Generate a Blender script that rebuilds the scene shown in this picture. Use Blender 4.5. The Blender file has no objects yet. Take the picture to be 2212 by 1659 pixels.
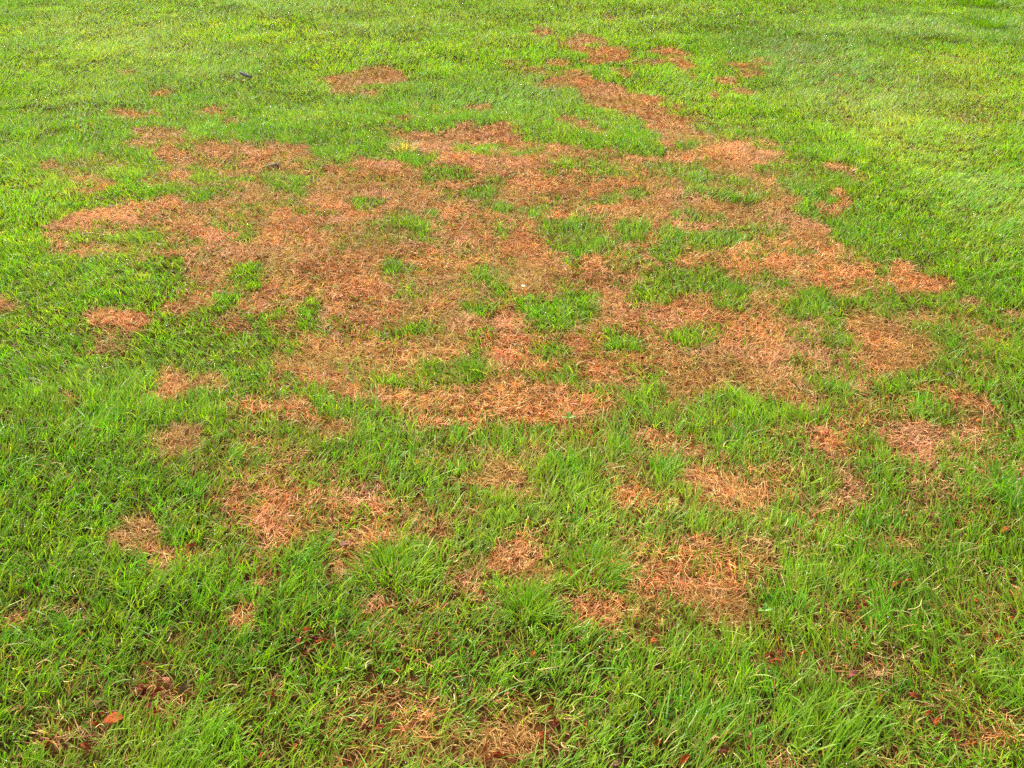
import bpy, bmesh, math, random
import numpy as np
from mathutils import Vector, Matrix

# ---------------------------------------------------------------- camera ----
scene = bpy.context.scene
COL = scene.collection
CAM_H, PITCH = 1.55, math.radians(29.0)      # held at head height, looking down at the lawn
cam_d = bpy.data.cameras.new('camera'); cam_d.sensor_width = 36.0; cam_d.lens = 36.0
cam_d.clip_start = .05; cam_d.clip_end = 2000
cam = bpy.data.objects.new('camera', cam_d); COL.objects.link(cam)
cam.location = (0, 0, CAM_H); cam.rotation_euler = (math.pi / 2 - PITCH, 0, 0)
scene.camera = cam

# ----------------------------------------------- sky: bright, thin overcast --
SUN_EL, SUN_AZ = math.radians(42), math.radians(-28)   # ahead of the camera, a little to the left
world = bpy.data.worlds.new('World'); scene.world = world; world.use_nodes = True
nt = world.node_tree; nt.nodes.clear()
w_out = nt.nodes.new('ShaderNodeOutputWorld'); w_bg = nt.nodes.new('ShaderNodeBackground')
w_sky = nt.nodes.new('ShaderNodeTexSky'); w_sky.sky_type = 'NISHITA'; w_sky.sun_disc = False
w_sky.sun_elevation = SUN_EL; w_sky.sun_rotation = SUN_AZ; w_sky.dust_density = 4.0; w_sky.air_density = 1.0
w_hs = nt.nodes.new('ShaderNodeHueSaturation'); w_hs.inputs['Saturation'].default_value = .12   # white cloud veil
nt.links.new(w_sky.outputs[0], w_hs.inputs['Color']); nt.links.new(w_hs.outputs[0], w_bg.inputs['Color'])
w_bg.inputs['Strength'].default_value = .14
nt.links.new(w_bg.outputs[0], w_out.inputs[0])

# ------------------------------------------------- sun: soft, through cloud --
sun_d = bpy.data.lights.new('sun', 'SUN'); sun_d.energy = 2.3; sun_d.angle = math.radians(14); sun_d.color = (1.0, .93, .78)
sun = bpy.data.objects.new('sun', sun_d); COL.objects.link(sun)
to_sun = Vector((math.sin(SUN_AZ) * math.cos(SUN_EL), math.cos(SUN_AZ) * math.cos(SUN_EL), math.sin(SUN_EL)))
sun.rotation_euler = to_sun.to_track_quat('Z', 'Y').to_euler(); sun.location = to_sun * 30

# -------------------------------------------------------------- exposure ----
vs = scene.view_settings
vs.view_transform = 'Standard'; vs.look = 'None'; vs.gamma = 1.0; vs.use_curve_mapping = False
vs.exposure = 1.9
scene.cycles.use_denoising = False
scene.cycles.max_bounces = 6; scene.cycles.diffuse_bounces = 3; scene.cycles.glossy_bounces = 2
scene.cycles.transmission_bounces = 4; scene.cycles.transparent_max_bounces = 4

# ---------------------------------------------------------------------------
# Where the turf is dead.  Read off the photograph as outlines (P) and blots (E)
# in the pixels of nine enlarged sheets (3 x 3), painted one over the other into
# a coarse map; the map is looked up through the camera for every point of the
# ground, so it becomes a fixed pattern on the lawn.
# value 0 = living green turf, 1 = dead straw turf
# ---------------------------------------------------------------------------
SHEET = 2212.0 / 760.0
def sheet_px(t, x, y):                       # sheet pixel -> photograph pixel
    if t == 9: return x, y                    # plain photograph pixels
    c, r = t % 3, t // 3
    return 756 * c + x / SHEET, 567 * r + y / SHEET

MASK = []
def P(t, v, *pts): MASK.append(('P', t, v, pts))
def E(t, v, *els):                            # (cx, cy, rx, ry[, tilt])
    for e in els: MASK.append(('E', t, v, e if len(e) == 5 else e + (0.0,)))

# --- thin, half-dead turf around the worst of it ---------------------------
E(9, .40, (1650, 1040, 540, 230, .1), (1960, 1000, 300, 170, .3)); E(9, .34, (1450, 1250, 440, 150), (800, 1085, 430, 150), (950, 1620, 360, 110), (2060, 800, 170, 100), (1600, 330, 200, 60, .4))
E(9, .5, (450, 420, 360, 100), (1200, 900, 320, 120)); E(9, .36, (620, 650, 210, 120)); E(9, .2, (1900, 1500, 420, 220), (260, 1580, 260, 120), (1000, 1330, 350, 100))
# --- the big field of dead turf, outline through the sheets ---------------
P(1, .76, (270, 840), (330, 818), (440, 838), (450, 872), (540, 880), (650, 905), (700, 870), (830, 800),
  (930, 835), (1010, 855), (1050, 790), (1100, 785), (1130, 830), (1195, 862), (1180, 915), (1300, 955),
  (1500, 960), (1600, 995), (1720, 990), (1900, 1015), (2030, 1035), (2100, 1010), (2800, 1000), (2810, 1120),
  (2860, 1260), (2930, 1310), (3000, 1400), (3120, 1440), (3160, 1480), (3120, 1520), (3300, 1590), (3420, 1659),
  (3410, 1700), (3640, 1700), (3860, 1810), (3870, 1880), (3700, 1920), (3720, 1970), (3600, 1995), (3400, 2010), (3300, 2100),
  (3830, 2080), (3880, 2120), (3860, 2230), (3760, 2330), (3770, 2420), (3560, 2500), (3500, 2600), (3200, 2680),
  (2800, 2630), (2500, 2620), (2212, 2580), (1560, 2700), (1450, 2740), (1150, 2690), (1100, 2730), (700, 2740),
  (500, 2790), (400, 2670), (300, 2620), (100, 2560), (0, 2500), (-120, 2530), (-300, 2500), (-450, 2400),
  (-250, 2300), (-150, 2150), (-130, 2080), (-480, 2040), (-700, 2100), (-820, 2000), (-760, 1940), (-1000, 1880), (-1100, 1800),
  (-1150, 1720), (-1700, 1690), (-1930, 1560), (-1900, 1500), (-1700, 1420), (-1500, 1370), (-1100, 1310), (-700, 1330),
  (-300, 1210), (-60, 1130), (0, 1085), (130, 1040), (300, 1055), (500, 1045), (470, 970), (430, 915))
# --- sheet 0 ---------------------------------------------------------------
E(0, .85, (850, 750, 135, 30)); E(0, .75, (1360, 735, 110, 24), (1510, 800, 45, 24))
E(0, .7, (1055, 602, 66, 22), (850, 482, 34, 18)); E(0, .4, (900, 790, 60, 15))
P(0, .78, (880, 880), (920, 835), (1190, 838), (1195, 930), (1160, 975), (1010, 975), (900, 1010), (740, 1030), (745, 975), (860, 945))
P(0, .55, (700, 1080), (900, 1040), (1080, 1000), (1400, 960), (1560, 970), (1660, 940), (1840, 930), (2010, 1000), (2020, 1060),
  (1900, 1110), (1700, 1110), (1600, 1160), (1400, 1180), (1150, 1200), (1000, 1120), (800, 1120))
E(0, .9, (1160, 1075, 95, 110, -.5)); E(0, .8, (1750, 985, 90, 65), (1910, 1020, 105, 55), (1690, 1080, 120, 35), (1400, 1000, 110, 40))
E(0, .8, (350, 1100, 75, 30, .6), (590, 1180, 110, 55)); E(0, .6, (460, 1150, 60, 30), (560, 1250, 60, 40), (640, 1130, 80, 25))
E(0, .12, (850, 1020, 120, 38), (830, 1160, 140, 60), (900, 1260, 200, 45), (1270, 1330, 80, 40), (330, 1250, 140, 110), (600, 1320, 180, 45))
E(0, .42, (1700, 1195, 160, 60), (1500, 1480, 140, 50), (1250, 1100, 60, 40), (1900, 1235, 60, 40), (1480, 1270, 160, 50))
E(0, .15, (930, 1545, 110, 60), (1920, 1230, 55, 30)); E(0, .35, (720, 1560, 160, 60), (1250, 1590, 90, 40), (2100, 1510, 90, 28), (1650, 1560, 70, 40), (480, 1560, 120, 40))
E(0, .95, (620, 1420, 110, 30, -.1), (1300, 1500, 120, 50), (2050, 1600, 120, 50), (800, 1430, 130, 40), (2140, 1290, 120, 60), (430, 1625, 110, 40))
# --- sheet 1 ---------------------------------------------------------------
P(1, .85, (-118, 500), (-50, 490), (0, 490), (90, 465), (170, 432), (300, 418), (400, 455), (445, 490), (400, 530), (300, 545),
  (150, 545), (130, 578), (270, 583), (285, 612), (200, 632), (100, 612), (0, 606), (-80, 590))
P(1, .88, (1370, 272), (1450, 248), (1510, 218), (1650, 238), (1720, 278), (1760, 320), (1880, 330), (1892, 365), (1800, 392),
  (1690, 402), (1650, 418), (1610, 390), (1550, 345), (1490, 325), (1480, 292), (1400, 292))
E(1, .25, (1630, 297, 52, 18)); E(1, 0, (240, 562, 110, 20))
E(1, .8, (1290, 226, 75, 19), (1430, 396, 85, 21), (1850, 475, 58, 20)); E(1, .5, (1280, 182, 34, 9), (1250, 455, 110, 24), (1120, 405, 60, 15), (1740, 120, 50, 20))
P(1, .72, (1930, 332), (2060, 305), (2200, 312), (2290, 345), (2280, 400), (2240, 430), (2160, 415), (2100, 375), (2050, 345))
E(1, .7, (1990, 402, 95, 22)); E(1, .75, (890, 690, 115, 24), (450, 775, 55, 20)); E(1, .3, (540, 680, 120, 30), (700, 730, 60, 30))
P(1, .92, (1248, 547), (1330, 520), (1420, 468), (1520, 440), (1600, 463), (1650, 500), (1760, 538), (1880, 560), (1930, 600),
  (2055, 630), (2040, 690), (2115, 715), (2212, 790), (2340, 865), (2400, 930), (2500, 918), (2620, 965), (2785, 1000), (2815, 1050),
  (2800, 1140), (2700, 1150), (2500, 1080), (2400, 1050), (2330, 1020), (2212, 985), (2050, 960), (2065, 905), (2030, 860), (1930, 800), (1850, 745), (1720, 720),
  (1620, 680), (1570, 630), (1540, 577), (1400, 575))
E(1, .1, (2255, 985, 85, 28))
E(1, .75, (1570, 832, 150, 34, .3), (1430, 778, 50, 18))
E(1, .22, (425, 985, 75, 55), (490, 1070, 105, 40), (830, 965, 60, 40), (990, 945, 50, 18), (620, 1025, 42, 24))
E(1, .06, (935, 1005, 52, 42), (1230, 1000, 95, 32), (2130, 1600, 130, 90), (1880, 1500, 120, 65))
E(1, .22, (780, 1142, 135, 34), (880, 1250, 120, 38), (1010, 1205, 60, 40), (1040, 1330, 95, 30), (1290, 1360, 75, 25), (1380, 1310, 42, 34),
  (1800, 1120, 95, 40), (1330, 1430, 65, 50), (1500, 1500, 200, 55), (1980, 1285, 95, 38), (1720, 1310, 110, 50), (1560, 1590, 190, 60))
E(1, .3, (600, 1170, 80, 28), (650, 1255, 55, 30), (1560, 1212, 42, 28), (370, 1412, 125, 38), (600, 1400, 65, 40), (180, 1340, 85, 40), (70, 1110, 55, 30),
  (50, 1200, 65, 25), (1040, 1530, 65, 38), (430, 1475, 70, 30))
E(1, .12, (535, 1512, 80, 48)); E(1, .5, (1500, 1100, 230, 45), (1700, 1065, 150, 50), (2000, 1120, 140, 60))
E(1, .97, (1120, 1240, 110, 50), (1300, 1200, 110, 40), (560, 930, 90, 40), (1060, 860, 80, 50), (1150, 1600, 140, 50), (2100, 1380, 90, 60), (780, 1040, 120, 40), (300, 1110, 140, 45))
# --- sheet 2 ---------------------------------------------------------------
E(2, .92, (30, 425, 55, 24), (375, 435, 50, 17), (270, 525, 70, 23), (390, 600, 80, 21), (220, 630, 60, 20))
E(2, .8, (510, 415, 48, 34), (470, 485, 54, 24), (80, 490, 55, 18), (50, 345, 50, 16)); E(2, .35, (210, 440, 52, 12))
E(2, .25, (60, 1150, 105, 50), (130, 1210, 105, 55), (160, 1062, 62, 24), (560, 1140, 42, 28), (40, 1430, 55, 48), (690, 1500, 65, 38))
E(2, .45, (420, 1270, 150, 45), (280, 1225, 120, 45), (500, 1540, 140, 50), (200, 1440, 110, 30))
E(2, .06, (250, 1560, 145, 55)); E(2, .97, (400, 1080, 100, 45), (330, 990, 100, 50), (180, 1360, 110, 35, .2), (700, 1330, 80, 40, .5), (850, 1480, 110, 40, .3))
P(2, .75, (840, 1070), (930, 1085), (1060, 1088), (1140, 1105), (1190, 1140), (1120, 1165), (1040, 1140), (960, 1115), (860, 1110))
E(2, .85, (1000, 1300, 60, 34, .6), (950, 1362, 70, 27)); E(2, .35, (1180, 1185, 50, 18), (900, 1140, 60, 15))
E(2, .16, (600, 300, 210, 32, .15), (1250, 880, 320, 50, .3), (1650, 960, 200, 60), (2080, 640, 140, 60), (1380, 830, 90, 30), (1030, 745, 70, 30), (1130, 180, 60, 15), (2110, 175, 60, 12))
E(2, .12, (1250, 600, 420, 120, .2), (1800, 480, 380, 120, .2), (850, 430, 250, 70, .2), (1900, 760, 320, 120))
# --- sheet 3 ---------------------------------------------------------------
E(3, .5, (850, 130, 60, 28), (430, 250, 55, 26), (980, 15, 160, 28), (450, 20, 130, 30)); E(3, .92, (20, 342, 80, 50))
E(3, .02, (720, 280, 420, 70), (1010, 470, 90, 130), (380, 480, 150, 120), (760, 720, 330, 70)); E(3, .88, (720, 445, 165, 58, .05)); E(3, .8, (690, 590, 85, 55, -.3), (800, 530, 60, 35, -.6)); E(3, .35, (570, 530, 70, 26))
E(3, .7, (1380, 225, 130, 55), (1210, 270, 75, 70)); E(3, .88, (1205, 375, 105, 52))
E(3, .08, (1610, 165, 115, 72), (1420, 350, 85, 80), (1180, 520, 150, 80), (1120, 120, 80, 70), (1270, 480, 120, 60)); E(3, .85, (1620, 330, 90, 45), (1850, 260, 160, 60), (2130, 330, 90, 50))
E(3, .75, (1530, 480, 115, 48)); E(3, .85, (1840, 450, 95, 72)); E(3, .55, (1400, 545, 60, 26))
E(3, .12, (1420, 600, 260, 62), (1760, 620, 150, 70), (2010, 450, 105, 100), (1670, 470, 55, 45), (1560, 640, 120, 50))
E(3, .88, (1740, 765, 92, 82, .4), (2050, 630, 150, 110), (2150, 720, 100, 70)); E(3, .6, (1530, 720, 62, 30), (1900, 810, 130, 60))
E(3, 1.0, (1120, 870, 120, 88), (1320, 855, 115, 74)); E(3, .15, (1215, 812, 36, 16))
E(3, .1, (1550, 850, 125, 72), (1270, 960, 120, 40)); E(3, .55, (1740, 920, 200, 40), (1540, 985, 110, 26)); E(3, .25, (2150, 930, 130, 55))
E(3, .85, (1940, 1050, 250, 75, .2), (2120, 1150, 115, 62))
E(3, .55, (440, 970, 65, 36), (20, 1070, 55, 40)); E(3, .3, (700, 790, 50, 20), (330, 1390, 70, 40), (420, 1480, 60, 40))
P(3, 1.0, (940, 1180), (1000, 1165), (1070, 1150), (1150, 1120), (1220, 1120), (1270, 1170), (1260, 1230), (1310, 1250), (1290, 1300),
  (1130, 1320), (1060, 1350), (1000, 1330), (960, 1300), (830, 1305), (820, 1270), (930, 1255), (960, 1220))
E(3, .6, (1700, 1300, 120, 85), (1800, 1290, 150, 30)); E(3, .7, (1560, 1480, 110, 60), (1720, 1380, 110, 60)); E(3, .85, (1420, 1590, 105, 55), (1560, 1530, 60, 50))
E(3, .72, (1720, 1610, 300, 60), (2080, 1610, 180, 60)); E(3, .25, (1640, 1555, 85, 36))
# --- sheet 4 ---------------------------------------------------------------
E(4, .15, (330, 100, 105, 66), (900, 130, 92, 58), (1060, 215, 72, 66), (900, 315, 85, 48), (1190, 372, 75, 48), (430, 490, 142, 36), (1530, 70, 75, 55))
E(4, .06, (1370, 415, 135, 80), (1540, 320, 115, 66), (2130, 150, 130, 90), (2050, 240, 155, 62), (1850, 575, 175, 62), (835, 775, 112, 75))
E(4, .2, (1740, 612, 105, 36), (1730, 465, 62, 55), (1920, 292, 95, 36), (2165, 512, 65, 50), (1380, 640, 135, 55), (870, 650, 45, 58), (750, 590, 62, 38), (320, 530, 52, 38),
  (1010, 240, 60, 40), (1200, 290, 110, 32))
E(4, .3, (420, 262, 125, 28), (60, 440, 80, 50), (930, 490, 55, 42), (1000, 370, 62, 30), (1350, 790, 190, 62), (1230, 585, 70, 40), (330, 840, 62, 48), (500, 880, 85, 70),
  (560, 740, 60, 40), (1870, 80, 120, 40), (1780, 225, 100, 30), (1690, 890, 210, 55))
E(4, .12, (2010, 830, 75, 46), (1870, 1095, 115, 80)); E(4, .45, (2000, 950, 180, 50))
E(4, .95, (1230, 90, 150, 70), (1060, 695, 140, 50), (950, 950, 150, 72), (1340, 960, 165, 95), (1690, 370, 90, 60), (2090, 410, 100, 60), (640, 620, 150, 60), (300, 640, 200, 50),
  (180, 160, 110, 90), (810, 440, 130, 55))
E(4, .85, (620, 1030, 125, 62), (1900, 735, 310, 48), (170, 690, 170, 60)); E(4, .75, (1620, 600, 60, 50), (1640, 980, 85, 48))
E(4, .12, (150, 990, 140, 60, .5), (280, 1080, 160, 50), (700, 1190, 420, 60), (350, 1250, 300, 80)); E(4, .25, (1250, 1140, 220, 50))
E(4, .85, (1000, 1435, 120, 80, -.3), (1860, 1565, 135, 58), (150, 1610, 210, 52), (70, 1130, 75, 48))
E(4, .55, (1930, 1190, 130, 44), (1080, 1550, 160, 55), (600, 1620, 260, 45), (2170, 1545, 65, 38), (1930, 1340, 85, 60), (180, 1155, 34, 40), (1200, 1160, 90, 25))
E(4, .35, (340, 1355, 70, 45), (520, 1520, 60, 30), (1740, 1180, 120, 60), (1050, 1250, 120, 30), (1600, 1180, 100, 40))
E(4, .02, (1450, 1400, 200, 110), (560, 1440, 220, 80), (950, 1600, 90, 40), (1640, 1530, 80, 60), (2120, 1390, 90, 70))
# --- sheet 5 ---------------------------------------------------------------
E(5, .08, (180, 165, 190, 66), (350, 232, 130, 44), (650, 190, 52, 28), (60, 512, 85, 62), (900, 250, 75, 40), (1390, 240, 115, 22), (1720, 600, 95, 100), (1600, 1020, 150, 55))
E(5, .82, (1400, 85, 105, 34), (1550, 200, 120, 55)); E(5, .15, (1285, 85, 68, 55), (1420, 300, 200, 26))
E(5, .2, (880, 330, 135, 52), (1120, 372, 260, 44), (720, 370, 85, 36), (1010, 450, 105, 55), (760, 790, 55, 38), (560, 105, 40, 24), (500, 45, 60, 15))
E(5, .38, (1020, 620, 105, 75), (450, 500, 70, 22), (1240, 570, 60, 25), (250, 300, 160, 40), (800, 520, 100, 60))
E(5, .1, (900, 870, 155, 60, .35), (1450, 950, 130, 100), (1330, 880, 60, 40))
E(5, .68, (1150, 1070, 280, 50, .25), (950, 770, 260, 45)); E(5, .93, (1330, 575, 240, 72, .45), (1250, 470, 160, 42, .2), (1450, 690, 125, 44, .2), (1000, 130, 170, 60), (740, 230, 60, 40), (560, 540, 110, 60))
E(5, .7, (1550, 500, 105, 50)); E(5, .55, (2020, 560, 185, 55), (1900, 335, 115, 26, .35), (2150, 410, 65, 22))
E(5, .75, (1650, 890, 120, 36, .1), (1870, 950, 145, 60, .25)); E(5, .4, (1760, 850, 90, 26), (1720, 720, 70, 40))
E(5, .75, (1250, 990, 240, 62), (1080, 1150, 175, 62), (1830, 1180, 95, 46), (1880, 1310, 155, 44)); E(5, .9, (1480, 1165, 215, 75, .35), (1600, 1250, 110, 50))
E(5, .85, (300, 820, 290, 80), (550, 900, 85, 44), (520, 450, 170, 100), (550, 650, 200, 90), (90, 420, 90, 45)); E(5, .55, (850, 930, 120, 50), (850, 720, 150, 60))
E(5, .15, (250, 1030, 300, 72), (850, 1080, 110, 55), (450, 1240, 210, 75), (1150, 1380, 160, 46), (620, 1000, 120, 50)); E(5, .3, (1250, 1210, 60, 36), (150, 1370, 120, 50), (700, 1200, 110, 55))
E(5, .7, (100, 1450, 115, 75)); E(5, 1.0, (335, 1530, 140, 105)); E(5, .8, (510, 1640, 110, 36)); E(5, .5, (720, 1330, 160, 62), (800, 1430, 80, 60), (150, 1170, 75, 48), (300, 1010, 60, 30))
E(5, .92, (1080, 1540, 135, 90)); E(5, .55, (2130, 1320, 85, 36), (1980, 1330, 80, 40)); E(5, .35, (1600, 1560, 130, 60), (1900, 1450, 90, 50), (1200, 1280, 90, 40))
# --- sheet 6 ---------------------------------------------------------------
P(6, 1.0, (740, 150), (800, 105), (900, 75), (1060, 110), (1050, 150), (980, 170), (1040, 220), (1110, 290), (1090, 320), (1060, 350),
  (1030, 400), (980, 405), (950, 360), (910, 330), (900, 260), (870, 215), (790, 200))
E(6, .8, (1900, 50, 260, 66, .1), (1880, 165, 85, 60), (2110, 40, 110, 60)); E(6, .72, (2150, 350, 85, 46)); E(6, .5, (1700, 495, 110, 45), (430, 640, 95, 36), (40, 700, 65, 62), (1250, 280, 100, 30))
E(6, .85, (1520, 740, 105, 50)); E(6, .45, (1970, 880, 110, 80), (2100, 1050, 90, 50), (950, 1230, 170, 85), (560, 1500, 110, 50), (40, 950, 60, 60))
E(6, .28, (200, 1270, 220, 100), (380, 1480, 240, 70), (1480, 1560, 300, 70), (1750, 1210, 150, 50), (1130, 860, 150, 60), (450, 1080, 120, 40), (1700, 330, 200, 50))
# --- sheet 7 ---------------------------------------------------------------
E(7, .72, (150, 45, 210, 55), (60, 330, 95, 50), (200, 230, 130, 45)); E(7, .75, (370, 140, 230, 80), (480, 70, 230, 50)); E(7, .82, (620, 195, 115, 72)); E(7, .25, (390, 100, 60, 45))
P(7, 1.0, (960, 380), (1000, 300), (1060, 230), (1180, 195), (1290, 215), (1340, 250), (1270, 310), (1230, 380), (1230, 430), (1100, 440), (990, 430))
E(7, .5, (1340, 190, 130, 46), (1800, 170, 150, 42), (1380, 430, 110, 30)); E(7, .82, (1950, 380, 150, 110), (2150, 370, 100, 95), (2080, 500, 220, 80)); E(7, .6, (1600, 250, 60, 30), (1860, 580, 100, 60))
P(7, 1.0, (1420, 590), (1500, 530), (1600, 525), (1720, 560), (1780, 640), (1850, 690), (1880, 740), (1780, 760), (1600, 770), (1480, 740), (1450, 660))
E(7, .5, (290, 590, 100, 50), (830, 500, 110, 50), (1020, 540, 110, 36), (60, 850, 75, 50)); E(7, .35, (700, 1180, 110, 55), (1990, 890, 110, 55), (1330, 1340, 70, 60), (1750, 830, 100, 36), (1250, 950, 40, 40))
P(7, .72, (500, 1480), (520, 1330), (660, 1330), (720, 1440), (900, 1440), (1050, 1380), (1250, 1390), (1340, 1440), (1300, 1540), (1230, 1659), (1100, 1760), (600, 1760), (560, 1620), (420, 1620))
E(7, .9, (1130, 1450, 160, 62), (800, 1580, 130, 60), (950, 1600, 110, 60)); E(7, .5, (480, 1560, 260, 90), (250, 1620, 160, 40), (1250, 1640, 90, 40)); E(7, .55, (120, 1400, 110, 44))
# --- sheet 8 ---------------------------------------------------------------
E(8, .88, (130, 290, 170, 85), (90, 520, 145, 80)); E(8, .82, (450, 270, 170, 100), (330, 620, 200, 75), (350, 440, 190, 90)); E(8, .6, (310, 730, 130, 44), (520, 420, 120, 80)); E(8, .8, (470, 15, 150, 36))
E(8, .2, (1300, 900, 900, 350), (1500, 1400, 700, 230), (1100, 500, 500, 200), (1850, 600, 400, 250))
E(8, .6, (1380, 205, 75, 34), (1790, 85, 120, 32)); E(8, .42, (950, 370, 85, 46), (1150, 650, 110, 40), (1150, 270, 70, 40), (2080, 740, 160, 50), (850, 300, 60, 60))
E(8, .5, (600, 960, 160, 60), (1150, 1080, 140, 46), (2050, 1280, 140, 50), (1850, 1460, 160, 70), (1400, 1240, 130, 50), (240, 1150, 120, 60), (1600, 1350, 110, 60), (280, 1540, 130, 50),
  (660, 1420, 90, 50), (1420, 470, 110, 30), (2120, 860, 110, 60), (1200, 1540, 130, 46), (700, 1610, 160, 40))

MW, MH, MB = 568, 426, 24                    # map size (photograph / 4) and border
def paint_mask():
    H, W = MH + 2 * MB, MW + 2 * MB
    yy, xx = np.mgrid[0:H, 0:W].astype(np.float32)
    xx = (xx + .5 - MB) * 4; yy = (yy + .5 - MB) * 4
    m = np.zeros((H, W), np.float32)
    for kind, t, v, d in MASK:
        if kind == 'P':
            pts = [sheet_px(t, *p) for p in d]
            ins = np.zeros((H, W), bool)
            for (x0, y0), (x1, y1) in zip(pts, pts[1:] + pts[:1]):
                if y0 == y1: continue
                c = (yy >= min(y0, y1)) & (yy < max(y0, y1))
                ins ^= c & (xx < (x1 - x0) * (yy - y0) / (y1 - y0) + x0)
            m[ins] = v
        else:
            cx, cy = sheet_px(t, d[0], d[1]); sc_ = 1.0 if t == 9 else SHEET
            rx, ry, a = d[2] / sc_, d[3] / sc_, d[4]
            if v < .4: rx *= 1.05; ry *= 1.1
            elif t != 9: rx *= 1.14; ry *= 1.16
            dx, dy = xx - cx, yy - cy
            r = np.sqrt(((dx * math.cos(a) + dy * math.sin(a)) / rx) ** 2 + ((-dx * math.sin(a) + dy * math.cos(a)) / ry) ** 2)
            k = np.clip((1.25 - r) / .5, 0, 1); k = k * k * (3 - 2 * k)
            m += (v - m) * k
    def soften(q, n):                         # hand-drawn edges: crisp far off, looser close by
        for _ in range(n):
            p = np.pad(q, 1, mode='edge')
            q = (p[:-2, 1:-1] + p[2:, 1:-1] + p[1:-1, :-2] + p[1:-1, 2:] + 2 * p[1:-1, 1:-1]) / 6
        return q
    k = np.clip((yy - 250) / 900, 0, 1)
    m = soften(m, 1) * (1 - k) + soften(m, 5) * k
    return m

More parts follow.
